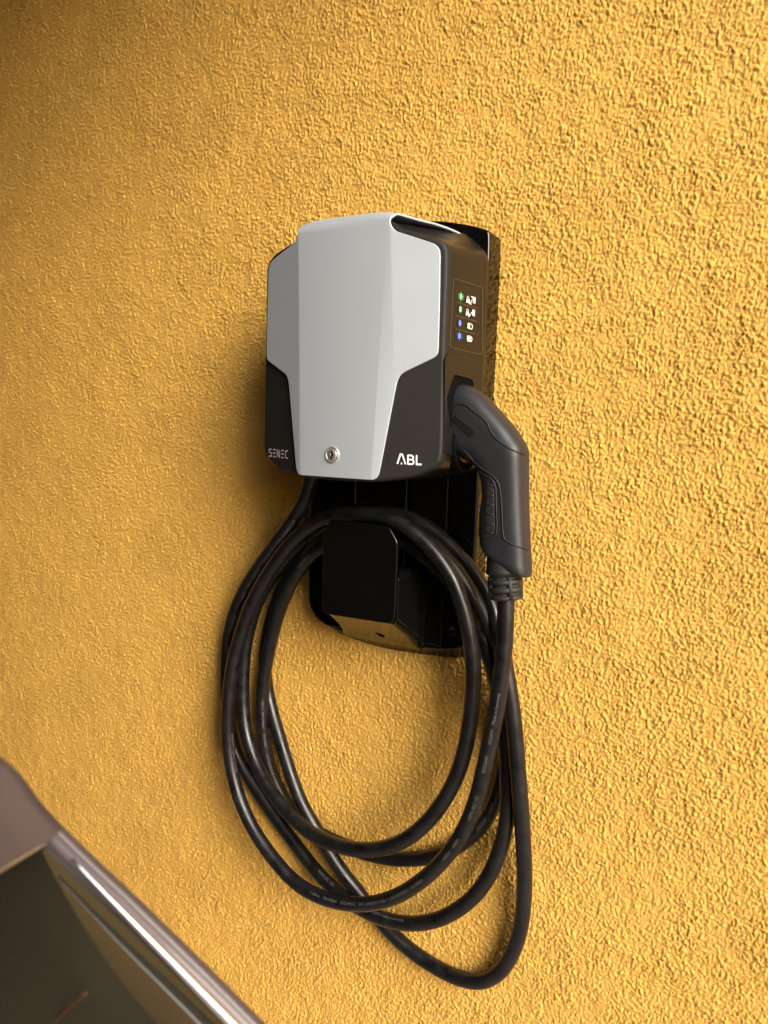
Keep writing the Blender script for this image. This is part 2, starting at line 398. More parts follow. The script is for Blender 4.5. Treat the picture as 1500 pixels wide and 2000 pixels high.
# printed letters: flat strokes laid on the front
def stroke(pl, w):
    """flat ribbon polygon around a 2D polyline; returns quads"""
    pl = [np.array(p, float) for p in pl]; quads = []
    n = len(pl); L = []; Rr = []
    for i, p in enumerate(pl):
        if i == 0: t = pl[1] - p
        elif i == n - 1: t = p - pl[-2]
        else:
            t1 = pl[i] - pl[i - 1]; t2 = pl[i + 1] - pl[i]; t = t1 / np.linalg.norm(t1) + t2 / np.linalg.norm(t2)
        t = t / np.linalg.norm(t); nn = np.array([-t[1], t[0]]); k = w / 2
        if 0 < i < n - 1:
            c_ = abs(nn @ (np.array([-(pl[i] - pl[i - 1])[1], (pl[i] - pl[i - 1])[0]]) / np.linalg.norm(pl[i] - pl[i - 1]))); k /= max(.5, c_)
        L.append(p + nn * k); Rr.append(p - nn * k)
    for i in range(n - 1): quads.append([Rr[i], Rr[i + 1], L[i + 1], L[i]])
    return quads
def arc(cx, cy, rx, ry, a0, a1, n=7):
    return [(cx + rx * math.cos(rad(a0 + (a1 - a0) * k / n)), cy + ry * math.sin(rad(a0 + (a1 - a0) * k / n))) for k in range(n + 1)]
GL = {  # 1 x 1.? cell glyphs, strokes as polylines
 'A': (.95, [[(0, 0), (.36, 1.0), (.56, 1.0), (.93, 0)], [(.40, .06), (.56, .06)]]),
 'B': (.80, [[(0.08, 0), (.08, .96)], [(.08, .93), (.45, .93)] + arc(.45, .72, .22, .21, 90, -90) + [(.08, .51)], [(.45, .51)] + arc(.48, .28, .25, .23, 90, -90) + [(.08, .05)]]),
 'L': (.66, [[(.08, 1.0), (.08, .06), (.62, .06)]]),
 'S': (.78, [[(.68, .93), (.22, .93)] + arc(.22, .74, .16, .19, 90, 270)[1:] + [(.52, .5)] + arc(.52, .27, .17, .21, 90, -90)[1:] + [(.06, .06)]]),
 'E': (.74, [[(.12, .94), (.64, .94)], [(.06, .5), (.60, .5)], [(.12, .06), (.64, .06)]]),
 'N': (.84, [[(.08, 0), (.08, .94), (.16, .94), (.62, .06), (.70, .06), (.70, 1.0)]]),
 'C': (.72, [[(.62, .94), (.28, .94)] + arc(.28, .72, .20, .22, 90, 180)[1:] + [(.08, .3)] + arc(.28, .28, .20, .22, 180, 270) + [(.62, .06)]]),
}
def word(name, s, c0, c1, hpx, w, mt, parent, surf, gap=.16, slant=0):
    """letters placed between two baseline pixels on a surface function"""
    tot = sum(GL[ch][0] for ch in s) + gap * (len(s) - 1); x = 0
    b0 = surf(*c0); b1 = surf(*c1); up_ = surf(c0[0], c0[1] - hpx) - b0
    ex = (b1 - b0) / tot
    for ch in s:
        wd, pls = GL[ch]; V = []; Fs = []
        for k, pl in enumerate(pls):
            for q in stroke(pl, w):
                b = len(V)
                for (u, vv) in q: 
                    p = b0 + ex * (x + u) + up_ * vv; V.append(p + np.array([0, -.00012 * (k + 1), 0]))
                Fs.append((b, b + 1, b + 2, b + 3))
        mesh('letter', V, Fs, mt, parent)
        x += wd + gap
word('letter', 'ABL', (776, 906), (824, 908.5), 19, .17, M['white_print'], wb, lambda a, b: on_front(a, b, BODY_OFF - .0006))
word('letter', 'SENEC', (525, 891.5), (563, 896), 15.5, .16, M['grey_print'], wb, lambda a, b: on_front(a, b, BODY_OFF - .0006), gap=.2)

# status panel on the right flank
def side_poly(name, polys, mt, parent, off=.0006, z_step=.0):
    V = []; Fs = []
    for k, pl in enumerate(polys):
        b = len(V); V += [on_side(px, py, off + k * z_step) for px, py in pl]; Fs.append(tuple(range(b, b + len(pl))))
    return mesh(name, V, Fs, mt, parent)
panel = empty('status_panel'); panel.parent = wb
pn = [(885.5, 547), (888, 543.6), (941.2, 561), (943, 565), (942, 690), (939.5, 693), (881, 679), (878.5, 675)]
def rim(pl, w):
    q = []; c_ = np.mean(pl, 0); pl = np.array(pl, float); 
    for i in range(len(pl)):
        a, b = pl[i], pl[(i + 1) % len(pl)]; t = (b - a) / np.linalg.norm(b - a); n = np.array([-t[1], t[0]])
        if n @ (c_ - a) < 0: n = -n
        q.append([a, b, b + n * w, a + n * w])
    return q
side_poly('panel_outline', rim(pn, .7), M['line_print'], panel)
for (a, b) in (((890.8, 589.7), (933, 603)), ((890.4, 616), (932.5, 628)), ((889, 641.5), (931, 653))):
    side_poly('divider_line', [[a, b, (b[0], b[1] + .9), (a[0], a[1] + .9)]], M['line_print'], panel)
def ell(cx, cy, rx, ry, n=20): return [(cx + rx * math.cos(2 * math.pi * k / n) , cy + ry * math.sin(2 * math.pi * k / n)) for k in range(n)]
for (cx, cy, mt, rays) in ((900.4, 579, 'green', 1), (899.3, 604, 'green', 0), (898.3, 631.2, 'blue', 0), (897.3, 656.3, 'blue', 1)):
    polys = [ell(cx, cy, 2.7, 6.2)]
    if rays:
        for dx, dy in ((-4.2, -5), (-5.0, -1), (-4.4, 3.4), (4.2, -3.5), (4.9, .5), (4.2, 5.2), (0, -8.6), (-.3, 8.8)):
            polys.append(ell(cx + dx, cy + dy, .7, .9, 6))
    side_poly('indicator_dot', polys, M[mt], panel)
def px_stroke(pl, w): return [list(map(tuple, q)) for q in stroke(pl, w)]
def car_icon(x, y, cut):
    P = [[(x, y + 6.5), (x + 1, y), (x + 6, y + 1.6), (x + 7, y + 8.0)], [(x, y + 6), (x + 1.8, y + 6.4), (x + 1.8, y + 8.8), (x, y + 8.3)], [(x + 4.6, y + 7.2), (x + 7, y + 7.8), (x + 7, y + 11), (x + 4.8, y + 10.4)]]
    P += px_stroke([(x + 1.2, y), (x + 1.2, y - 2.2)] + [(x + 1.2 + 1.9 - 1.9 * math.cos(rad(a)), y - 2.2 - 2.6 * math.sin(rad(a)) + a / 180 * 1.0) for a in range(20, 181, 32)] + [(x + 5, y + .8)], .7)
    P += px_stroke([(x + 6.5, y + 7.6), (x + 9.3, y + 6.6), (x + 11, y + 2.6), (x + 13, y + 1.2)], .9)
    P += [[(x + 13, y - 3.4), (x + 17.6, y - 2.2), (x + 17.2, y + 9.8), (x + 12.8, y + 8.4)]]
    if cut:
        P += px_stroke([(x + 9.5, y - 4.5), (x + 12.5, y - 1.2)], .9) + px_stroke([(x + 12.6, y - 4), (x + 10, y - 1.5)], .7) + px_stroke([(x + 6.6, y + 9.8), (x + 9.8, y + 11.8)], .8) + px_stroke([(x + 9.8, y + 8.6), (x + 7.6, y + 12)], .7)
    return P
side_poly('plugged_car_symbol', car_icon(911, 583, 1), M['white_print'], panel)
side_poly('plugged_car_symbol', car_icon(910, 608, 0), M['white_print'], panel)
def bat_icon(x, y, fill):
    P = px_stroke([(x, y), (x + 6, y + 1.6), (x + 8.8, y + 4.6), (x + 8.8, y + 8.4), (x + 7, y + 12), (x, y + 10), (x, y)], 1.1)
    P.append([(x + 1.6, y + 2), (x + 1.6 + fill, y + 2.3 + fill * .25), (x + 1.6 + fill, y + 8.8 + fill * .25), (x + 1.6, y + 8.6)])
    return P
side_poly('battery_symbol', bat_icon(914, 631, 2.2), M['white_print'], panel)
side_poly('battery_symbol', bat_icon(913, 655.5, 4.6), M['white_print'], panel)

# socket frame on the flank: raised 2.6 mm plate with an opening above the plug
def side_plate(name, outer, hole, thick, mt, parent):
    vs2 = [Vector(p) for p in outer]; n = len(vs2); ed = [(i, (i + 1) % n) for i in range(n)]
    if hole:
        b = n; vs2 += [Vector(p) for p in hole]; k = len(hole); ed += [(b + i, b + (i + 1) % k) for i in range(k)]
    faces = [list(range(n))] + ([list(range(n, n + len(hole)))[::-1]] if hole else [])
    r = delaunay_2d_cdt(vs2, ed, [], 0, 1e-6)
    def inside(p, poly):
        c = False; j = len(poly) - 1
        for i in range(len(poly)):
            if (poly[i][1] > p[1]) != (poly[j][1] > p[1]) and p[0] < (poly[j][0] - poly[i][0]) * (p[1] - poly[i][1]) / (poly[j][1] - poly[i][1]) + poly[i][0]: c = not c
            j = i
        return c
    P2 = [tuple(p) for p in r[0]]; T = []
    for t in r[2]:
        cxy = (sum(P2[i][0] for i in t) / len(t), sum(P2[i][1] for i in t) / len(t))
        if inside(cxy, outer) and not (hole and inside(cxy, hole)): T.append(tuple(t))
    V = [on_side(*p, thick) for p in P2]; o = mesh(name, V, T, mt, parent, recalc=True)
    s = o.modifiers.new('thick', 'SOLIDIFY'); s.thickness = thick; s.offset = -1 if np.mean([f.normal.x for f in o.data.polygons]) > 0 else 1
    bevel(o, .0007, 2, 40)
    return o
side_plate('socket_frame', [(869.5, 730), (870, 703), (872, 696), (877, 690.5), (940.5, 705), (939, 800), (935.5, 893), (930, 903), (868, 884)],
           [(886.5, 735), (889, 732), (921, 741), (924.5, 745), (926.5, 775), (926, 830), (880, 835), (873, 778)], .0026, M['gloss_black'], wb)
side_poly('socket_opening', [[(886.5, 735), (889, 732), (921, 741), (924.5, 745), (926.5, 775), (926, 830), (880, 835), (873, 778)]], M['recess'], wb, .0004)
# round socket collar under the frame
sc_c = on_side(899, 866); n_ = 48; a_ = np.linspace(0, 2 * math.pi, n_, endpoint=False)
rings = [np.array([(sc_c[0] + dx, -0.060 + r * math.cos(t), sc_c[2] + r * math.sin(t)) for t in a_]) for r, dx in ((.041, -.02), (.041, .003), (.040, .005), (.0375, .0055), (.036, .004), (.035, -.001), (.001, -.001))]
v, f = loft(rings); mesh('socket_collar', v, f, M['recess'], wb, smooth=True, recalc=True)

# ------------------------------------------------------------------ bracket with cable holder
br = empty('cable_bracket')
tag(br, 'glossy black wall bracket with cable hook behind and below the charging box', 'bracket')
ou = [(-.156, .14), (-.150, .175), (-.12, .205), (-.075, .218), (0, .224), (.075, .218), (.125, .206), (.148, .198), (.156, .193), (.156, 0), (.156, -.30), (.156, -.395), (.153, -.412), (.145, -.425), (.128, -.4325), (.10, -.4375), (0, -.443), (-.06, -.440), (-.110, -.432), (-.132, -.422), (-.146, -.405), (-.150, -.385), (-.151, -.30), (-.153, 0)]
lp = smooth_loop(resample_seg(np.array(ou + [ou[0]]), 6)[:-1], 3)
rg = []
ctr = lp.mean(0)
for k in range(6):
    a = k / 5 * math.pi / 2; q = inset(lp, .004 * (1 - math.sin(a))); rg.append(np.array([(x, .004 * (1 - math.cos(a)), z) for x, z in q]))
low = lp.copy()
q = lp.copy(); rg.append(np.array([(x, .020, z) for x, z in q]))
# the sides run straight back, the bottom sweeps down a little towards the wall
q2 = np.array([(x, z - .022 * max(0, min(1, (-z - .33) / .10)) ) for x, z in lp]); rg.append(np.array([(x, WALL - .001, z) for x, z in q2]))
pts, tris = cdt(inset(lp, .004)); v, f = merge([loft(rg), ([(x, 0, z) for x, z in pts], tris)])
base = mesh('back_plate', v, f, M['bracket_black'], br, smooth=True, recalc=True); wn(base)
# raised side channels and centre rib on the plate
for x0, x1 in ((-.108, -.056), (.046, .109)):
    box('channel_strip', x0, x1, -.006, .002, -.4285, -.12, M['bracket_black'], br, .0016)
box('edge_strip', .1125, .1545, -.0016, .002, -.41, -.10, M['bracket_black'], br, .0010)
box('centre_rib', .034, .0405, -.010, .002, -.395, -.12, M['bracket_black'], br, .0018)
# the hook column: loft from plate to lip, slanting underside
def col_ring(y, w, zt, zb, xcn=0.0, r=.012, n=8):
    x0, x1 = xcn - w, xcn + w; out = []
    for cx, cz, a0 in ((x1 - r, zt - r, 90), (x1 - r, zb + r, 0), (x0 + r, zb + r, -90), (x0 + r, zt - r, -180)):
        for k in range(n + 1):
            a = rad(a0 - 90 * k / n); out.append((cx + r * math.cos(a), y, cz + r * math.sin(a)))
    return np.array(out)
cr = [col_ring(.001, .085, -.300, -.4415, 0, .022), col_ring(-.003, .081, -.302, -.4390, 0, .022), col_ring(-.012, .0765, -.304, -.4310, 0, .018), col_ring(-.035, .071, -.306, -.4120), col_ring(-.072, .067, -.308, -.3885), col_ring(-.074, .0655, -.309, -.3865)]
v, f = loft(cr, True, False, True); colm = mesh('hook_column', v, f, M['bracket_black'], br, smooth=True, recalc=True); wn(colm)
# lip plate with chamfered upper corners
lo = [(-.0675, -.266), (-.0655, -.258), (-.0555, -.2395), (-.051, -.2375), (.047, -.2395), (.052, -.242), (.0635, -.2575), (.0665, -.264), (.0660, -.375), (.0615, -.3835), (.056, -.3865), (-.056, -.3885), (-.063, -.385), (-.0665, -.378)]
lpp = smooth_loop(resample_seg(np.array(lo + [lo[0]]), 5)[:-1], 2)
rg = [np.array([(x, -.0735, z) for x, z in lpp])]
for k in range(5, -1, -1):
    a = k / 5 * math.pi / 2; q = inset(lpp, .0022 * (1 - math.sin(a))); rg.append(np.array([(x, -.0805 + .0022 * (1 - math.cos(a)), z) for x, z in q]))
v, f = loft(rg, True, True, True); lip = mesh('hook_lip', v, f, M['bracket_black'], br, smooth=True, recalc=True); wn(lip)
# small drain hole on the slanting underside and screws at the plate's foot
bm = bmesh.new(); bm.from_mesh(colm.data); bv_ = BVHTree.FromBMesh(bm); sl_ = []
for k in range(18):
    t = 2 * math.pi * k / 18; u_, w_ = 10 * math.cos(t), 2.6 * math.sin(t) * (1 + .5 * math.cos(t)); ca, sa = math.cos(rad(24)), math.sin(rad(24))
    h = bv_.ray_cast(Vector(CAM), Vector(raydir(742 + u_ * ca - w_ * sa, 1240 + u_ * sa + w_ * ca)))
    if h[0] is not None: sl_.append(np.array(h[0]) - raydir(742, 1240) * .0005)
bm.free()
if len(sl_) > 3: mesh('drain_slot', sl_, [tuple(range(len(sl_)))], M['recess'], br)
for px_, py_ in ((884, 1232),):
    c_ = at(px_, py_, -.002); v, f = lathe_y((c_[0], -.0016, c_[2]), [(.0085, .002), (.0085, -.0006), (.0075, -.0016), (.0060, -.0016), (.0055, -.0006), (.0005, -.0006)], 32)
    mesh('screw_cap', v, f, M['bracket_black'], br, smooth=True, recalc=True)

# ------------------------------------------------------------------ charging cable with plug
cb = empty('charging_cable')
tag(cb, 'thick black charging cable coiled over the hook with its grey-black plug in the box', 'cable')
path = [
 # out of the box, down the far left (A)
 (612,905,-.058),(608,938,-.055),(596,980,-.048),(570,1020,-.040),(538,1060,-.028),(510,1100,-.014),(483,1140,-.003),(463,1180,.006),(450,1220,.014),(443.5,1260,.020),(441.5,1300,.024),(442,1350,.027),(444,1395,.029),(449,1437,.030),(462,1476,.031),(487,1522,.031),(515,1565,.031),(546,1608,.030),(572,1642,.029),(600,1680,.027),(627,1713,.022),(658,1743,.016),(693,1769,.011),(740,1794,.007),(793,1806,.006),(843,1802,.005),(885,1784,.003),(927,1753,.002),(958,1709,.002),(980,1655,.003),(990,1608,.004),(992,1560,.004),(991.5,1515,.004),(989,1465,.003),(984,1415,.000),(977,1370,-.004),(969,1330,-.008),(959,1292,-.011),(946,1255,-.014),(930,1213,-.016),(905,1165,-.018),(872,1125,-.022),(836,1091,-.028),(797,1060,-.034),(750,1042,-.040),(705,1039,-.042),(660,1050,-.040),
 # second pass: inner left strand (E)
 (622,1070,-.034),(598,1092,-.026),(576,1122,-.016),(557,1160,-.006),(541,1202,.002),(527,1258,.008),(517,1310,.011),(512,1360,.013),(512,1405,.014),(516,1450,.018),(525,1495,.024),(541,1537,.030),(562,1573,.032),(588,1603,.032),(618,1625,.032),(651,1643,.032),(690,1658,.031),(728,1671,.030),(760,1677,.030),(800,1679,.030),(843,1675,.030),(880,1662,.030),(913,1641,.030),(943,1612,.031),(962,1580,.031),(975,1545,.031),(983,1505,.031),(988,1455,.030),(989,1400,.026),(985,1345,.018),(977,1295,.006),(966,1255,-.008),(948,1211,-.022),(927,1168,-.032),(903,1130,-.036),(876,1095,-.036),(845,1062,-.034),(805,1036,-.031),(760,1022,-.029),(705,1020,-.028),(655,1033,-.026),
 # third pass (D), hidden at upper left, ends in the widest lower loop
 (620,1056,-.020),(592,1085,-.010),(566,1122,.002),(544,1165,.014),(529,1210,.024),(520,1255,.030),(516.5,1300,.032),(520,1344,.031),(531,1390,.028),(543,1432,.022),(556,1476,.015),(570,1520,.009),(585,1562,.005),(602,1594,.004),(624,1630,.006),(650,1678,.014),(672,1708,.022),(700,1742,.029),(728,1781,.031),(760,1819,.031),(795,1852,.030),(843,1886,.030),(893,1911,.029),(937,1922,.028),(975,1905,.026),(1003,1862,.024),(1018,1812,.021),(1024,1760,.017),(1025,1700,.010),(1022,1645,.001),(1019,1595,-.007),(1014.5,1540,-.014),(1010.5,1490,-.018),(1006,1430,-.021),(1000,1380,-.023),(992,1330,-.024),(984,1285,-.024),(975,1240,-.022),(966,1202,-.019),(955,1172,-.016),(937,1139,-.0145),(916,1109,-.014),(893,1080,-.014),(862,1050,-.014),(828,1024,-.014),(790,1007,-.014),(745,1001,-.014),(700,1004,-.014),(655,1018,-.014),
 # fourth pass: second strand from the left (C), innermost loop, in front on the right
 (612,1044,-.013),(575,1074,-.010),(543,1108,-.005),(517,1145,.000),(500,1182,.004),(487,1222,.008),(478.5,1262,.010),(475,1300,.010),(474,1335,.009),(474,1385,.007),(479,1432,.003),(495,1484,-.003),(518,1528,-.010),(545,1567,-.018),(577,1604,-.026),(610,1630,-.031),(645,1648,-.035),(686,1659,-.037),(727,1661,-.038),(765,1653,-.038),(798,1638,-.038),(832,1610,-.038),(862,1572,-.038),(882,1538,-.038),(897,1503,-.039),(909,1462,-.040),(918,1412,-.041),(924,1360,-.042),(925.5,1307,-.043),(922,1260,-.045),(912.5,1213,-.048),(899,1167,-.051),(884,1129,-.054),(862,1096,-.056),(834,1062,-.057),(797,1030,-.058),(757,1010,-.058),(707,1001,-.058),(656,1004,-.055),(618,1019,-.050),
 # last pass: front strand at left (B), lower loop with the print, up to the plug
 (590,1038,-.046),(565,1062,-.040),(537,1099,-.033),(511,1140,-.026),(490,1180,-.021),(476,1220,-.017),(463.5,1260,-.015),(453.5,1300,-.014),(448,1344,-.013),(444.5,1388,-.013),(444,1432,-.013),(447.5,1476,-.013),(455.5,1520,-.014),(468,1564,-.015),(487,1608,-.017),(513,1650,-.019),(539,1684,-.021),(563,1712,-.022),(593,1737,-.023),(630,1755,-.024),(677,1767,-.025),(727,1767,-.026),(777,1752,-.028),(823,1722,-.030),(862,1686,-.033),(893,1645,-.037),(917,1602,-.041),(933,1556,-.046),(944,1510,-.050),(954,1465,-.054),(963,1420,-.058),(971,1375,-.061),(977.5,1330,-.064),(983,1285,-.066),(986.5,1240,-.068),(988,1195,-.068),(988,1165,-.068),(986,1120,-.068)]
P3 = np.array([at(*p) for p in path])
P3s = P3.copy()
for _ in range(1):   # settle hand-placed points into an even bend
    P3s[1:-1] = .25 * P3s[:-2] + .5 * P3s[1:-1] + .25 * P3s[2:]
    P3s[1:-1] = P3s[1:-1] + .25 * (P3[1:-1] - P3s[1:-1])
spl = uniform(catmull(P3s, .004), .004)
CR = 0.0121
v, f = tube(spl, CR, 28)
cable = mesh('cable_sheath', v, f, M['rubber'], cb, smooth=True)

# ink print on the sheath
SA = arclen(spl); TT = np.gradient(spl, axis=0); TT /= np.linalg.norm(TT, axis=1)[:, None]
def near_s(px, py, frac0=0, frac1=1):
    """arclength of the cable point that appears at a given place, within a pass"""
    rel = spl - CAM; q = rel @ RM; u = 750 + FPX * q[:, 0] / q[:, 1]; w = 1000 - FPX * q[:, 2] / q[:, 1]
    d = (u - px) ** 2 + (w - py) ** 2; i0, i1 = int(frac0 * len(spl)), int(frac1 * len(spl))
    return SA[i0 + int(np.argmin(d[i0:i1]))]
def print_text(txt, s0, s1, phi, h=.0045):
    cu = bpy.data.curves.new('t', 'FONT'); cu.body = txt; cu.size = 1.0; cu.resolution_u = 2
    o = bpy.data.objects.new('t', cu); C.objects.link(o)
    dg = bpy.context.evaluated_depsgraph_get(); me = bpy.data.meshes.new_from_object(o.evaluated_get(dg))
    bpy.data.objects.remove(o)
    n = len(me.vertices)
    if n == 0: return
    co = np.empty(n * 3); me.vertices.foreach_get('co', co); co = co.reshape(-1, 3)
    x0, x1 = co[:, 0].min(), co[:, 0].max()
    u = s0 + (co[:, 0] - x0) / (x1 - x0) * (s1 - s0); vv = (co[:, 1] - .35) * h / .7
    T = np.stack([np.interp(u, SA, TT[:, i]) for i in range(3)], 1); T /= np.linalg.norm(T, axis=1)[:, None]
    Pp = np.stack([np.interp(u, SA, spl[:, i]) for i in range(3)], 1)
    view = CAM - Pp; N = view - T * np.sum(view * T, 1)[:, None]; N /= np.linalg.norm(N, axis=1)[:, None]; B = np.cross(N, T)
    a = phi + vv / CR
    out = Pp + (CR + .00025) * (np.cos(a)[:, None] * N + np.sin(a)[:, None] * B)
    me.vertices.foreach_set('co', out.ravel()); me.update(); me.name = 'cable_print'
    link('cable_print', me, M['cable_print'], cb)
def run(words, phi, f0, f1, h=.0045):
    for w, a, b in words: print_text(w, near_s(*a, f0, f1), near_s(*b, f0, f1), phi, h)
run([('EVC H07BZ5-F 5G6 + 1x0,5 450/750 V', (577, 1008), (517, 1092)), ('EN 50620', (508, 1103), (497, 1120)), ('<VDE>', (493, 1126), (484, 1140)), ('<HAR>', (480, 1146), (471, 1162)), ('62893 IEC 123', (455, 1192), (446, 1224)), ('20322649', (440, 1256), (438, 1280)), ('04520997', (438, 1294), (438, 1312))], .25, 0, .16)
run([('1 460 m', (611, 1748), (630, 1755)), ('PRYSMIAN', (637, 1757), (664, 1764)), ('PRYCHARGE', (673, 1766), (703, 1767)), ('EVC H07BZ5-F 5G6 + 1x0,5 450/750 V', (711, 1767), (806, 1736)), ('EN 50620', (813, 1730), (833, 1714)), ('<VDE>', (871, 1675), (885, 1655)), ('<HAR>', (889, 1649), (899, 1631)), ('62893 IEC 123', (917, 1590), (934, 1547)), ('20322649', (946, 1503), (953, 1470)), ('04520997', (960, 1446), (966, 1416)), ('Made in Germany', (969, 1406), (978, 1347))], 0.02, .80, 1)
run([('62893 IEC 123', (627, 1700), (658, 1730)), ('04520997', (727, 1783), (748, 1790)), ('Made in Germany', (752, 1792), (795, 1799))], .35, .05, .30)
run([('1 460 m  PRYSMIAN', (512, 1362), (513, 1416)), ('PRYCHARGE', (514, 1430), (517, 1455)), ('EVC H07BZ5-F', (519, 1468), (529, 1510))], .05, .22, .42)
run([('20322649', (938, 1617), (955, 1590)), ('04520997 Made in Germany', (962, 1580), (984, 1528))], .1, .30, .46)
run([('in Germany', (612, 1078), (590, 1103))], -.1, .2, .30)
run([('04520997  Made in Germany', (454, 1432), (463, 1510))], 0.75, .74, .90)
run([('62893 IEC 123', (940, 1190), (958, 1232))], -.1, .40, .52)

# the plug: lofted pistol-shaped body lying parallel to the wall
PY = -0.068
st = [((868, 782), (868, 872), .026), ((884, 762), (884, 884), .029), ((903, 752), (899, 890), .0305), ((922, 755.5), (912, 897), .031), ((946, 773), (926, 905), .031), ((970, 798), (937, 914), .031), ((1000, 833), (943, 926), .0305), ((1014, 853), (946, 938), .030), ((1023, 867), (947.5, 947), .030), ((1027, 878), (948.5, 956), .0295), ((1027.8, 900), (948.5, 967), .029), ((1028, 930), (947, 980), .028), ((1028.5, 975), (943.5, 1000), .0275), ((1030, 1020), (941.5, 1030), .027), ((1032, 1065), (942, 1047), .0265), ((1033.5, 1095), (943.5, 1058), .0262), ((1035, 1117), (946, 1067), .026), ((1034, 1127), (948.5, 1073), .0245)]
S_ = np.array([np.concatenate([at(*a, PY), at(*b, PY), [h]]) for a, b, h in st])
S2 = catmull(S_, .004)
def sup(a, n):
    c, s = math.cos(a), math.sin(a); return (abs(c) ** (2 / n)) * (1 if c >= 0 else -1), (abs(s) ** (2 / n)) * (1 if s >= 0 else -1)
rings = []
for q in S2:
    A, B, h = q[:3], q[3:6], q[6]; c_ = (A + B) / 2; w_ = (A - B) / 2
    rings.append(np.array([c_ + w_ * sup(2 * math.pi * k / 56, 3.3)[0] + np.array([0, -h, 0]) * sup(2 * math.pi * k / 56, 3.3)[1] for k in range(56)]))
last = rings[-1]; lc_ = last.mean(0); rings.append(lc_ + (last - lc_) * .93 + np.array([0.0004, 0, -.0012]))
v, f = loft(rings, True, True, True)
plug = mesh('plug_body', v, f, M['plug'], cb, smooth=True, recalc=True); wn(plug)
bm = bmesh.new(); bm.from_mesh(plug.data); BV = BVHTree.FromBMesh(bm)
def on_plug(px, py, off=0.0):
    d = raydir(px, py); h = BV.ray_cast(Vector(CAM), Vector(d))
    if h[0] is None: return None, None
    n = h[1]
    if n.dot(Vector(d)) > 0: n = -n
    return np.array(h[0]) + np.array(n) * off, np.array(n)
def plug_line(name, pl, r, mt, off=0.0, step=2.5, parent=None, sm=True):
    p2 = catmull(np.array([(a, b) for a, b in pl], float), step) if sm else uniform(resample_seg(pl, 1), step)
    P = [on_plug(x, y, off)[0] for x, y in p2]; P = [p for p in P if p is not None]
    if len(P) < 2: return
    v, f = tube(np.array(P), r, 8); return mesh(name, v, f, mt, parent or plug, smooth=True)
def plug_patch(name, poly, thick, mt, nx_=14, ny_=14, parent=None):
    """quad patch (4 corner pixels) laid on the plug surface, raised by thick"""
    a, b, c, d = [np.array(p, float) for p in poly]; V = []; Fs = []
    for i in range(nx_ + 1):
        for j in range(ny_ + 1):
            u, w = i / nx_, j / ny_; p = (a * (1 - u) + b * u) * (1 - w) + (d * (1 - u) + c * u) * w
            edge = i in (0, nx_) or j in (0, ny_)
            q, n = on_plug(p[0], p[1], -.001 if edge else thick)
            if q is None: q, n = on_plug(*(p + (np.mean(poly, 0) - p) * .08), -.001)
            if q is None: return None
            V.append(q)
    for i in range(nx_):
        for j in range(ny_): Fs.append((i * (ny_ + 1) + j, (i + 1) * (ny_ + 1) + j, (i + 1) * (ny_ + 1) + j + 1, i * (ny_ + 1) + j + 1))
    return mesh(name, V, Fs, mt, parent or plug, smooth=True, recalc=True)
plug_line('seam', [(872, 808), (881, 797), (890, 791), (900, 789), (912, 793), (928, 806), (944, 818), (952, 828), (960, 845), (972, 859), (992, 874), (1010, 883), (1024, 888)], .0013, M['seam'])
plug_line('seam', [(897, 882), (907, 882), (916, 890), (926, 902), (944, 918), (962, 930), (972, 942), (977, 960), (980, 1000), (982, 1040), (985, 1052), (994, 1059), (1010, 1067), (1030, 1074)], .0012, M['seam'])
plug_line('seam', [(936, 921), (950, 930), (961, 937), (967, 950), (969, 985), (970, 1030), (968, 1043), (962, 1049), (944, 1052)], .0012, M['seam'])
lab = [(886.5, 808), (932, 844), (919, 859.5), (878.5, 822)]
plug_patch('label_field', lab, .0003, M['label'])
plug_line('label_border', lab + [lab[0]], .0006, M['seam'], sm=False)
for k, yy in enumerate((948, 967, 985.5, 1004, 1023, 1040)):
    plug_line('grip_rib', [(951 + (0 if k else 2), yy), (957, yy + .5), (964, yy + 1)], .0012, M['plug_dark'], .0002)
plug_patch('grip_pad', [(949.5, 938), (965, 950), (968, 1044), (944, 1049)], .0004, M['plug_dark'])
bm.free()
# strain relief: ribbed rubber boot below the body
axis0 = at(983, 1078, PY); axis1 = at(988.5, 1169, PY); ax = axis1 - axis0; Lb = np.linalg.norm(ax); ax /= Lb
prf = [(0, .022), (.25, .0245), (.42, .0262), (.47, .0240), (.50, .0215), (.535, .0212), (.56, .0212), (.575, .0238), (.60, .0243), (.64, .0243), (.66, .0238), (.675, .0205), (.725, .0205), (.74, .0238), (.765, .0243), (.81, .0243), (.83, .0238), (.845, .0200), (.90, .0200), (.915, .0232), (.94, .0238), (.985, .0236), (1.0, .0225), (1.005, .0128)]
v, f = tube(np.array([axis0 + ax * t * Lb for t, r in prf]), [r for t, r in prf], 40, True)
boot = mesh('strain_relief', v, f, M['plug_dark'], cb, smooth=True, recalc=True); bevel(boot, .0006, 2, 35)
Nn = np.array([0, -1, 0.]) - ax * (np.array([0, -1, 0.]) @ ax); Nn /= np.linalg.norm(Nn); Bb = np.cross(ax, Nn)
for k in range(4):
    a = rad(45 + 90 * k + 6); d_ = Nn * math.cos(a) + Bb * math.sin(a)
    V, Fs = tube(np.array([axis0 + ax * t * Lb + d_ * .0208 for t in (.5, .7, .98)]), .0042, 8); mesh('boot_bar', V, Fs, M['plug_dark'], boot, smooth=True)

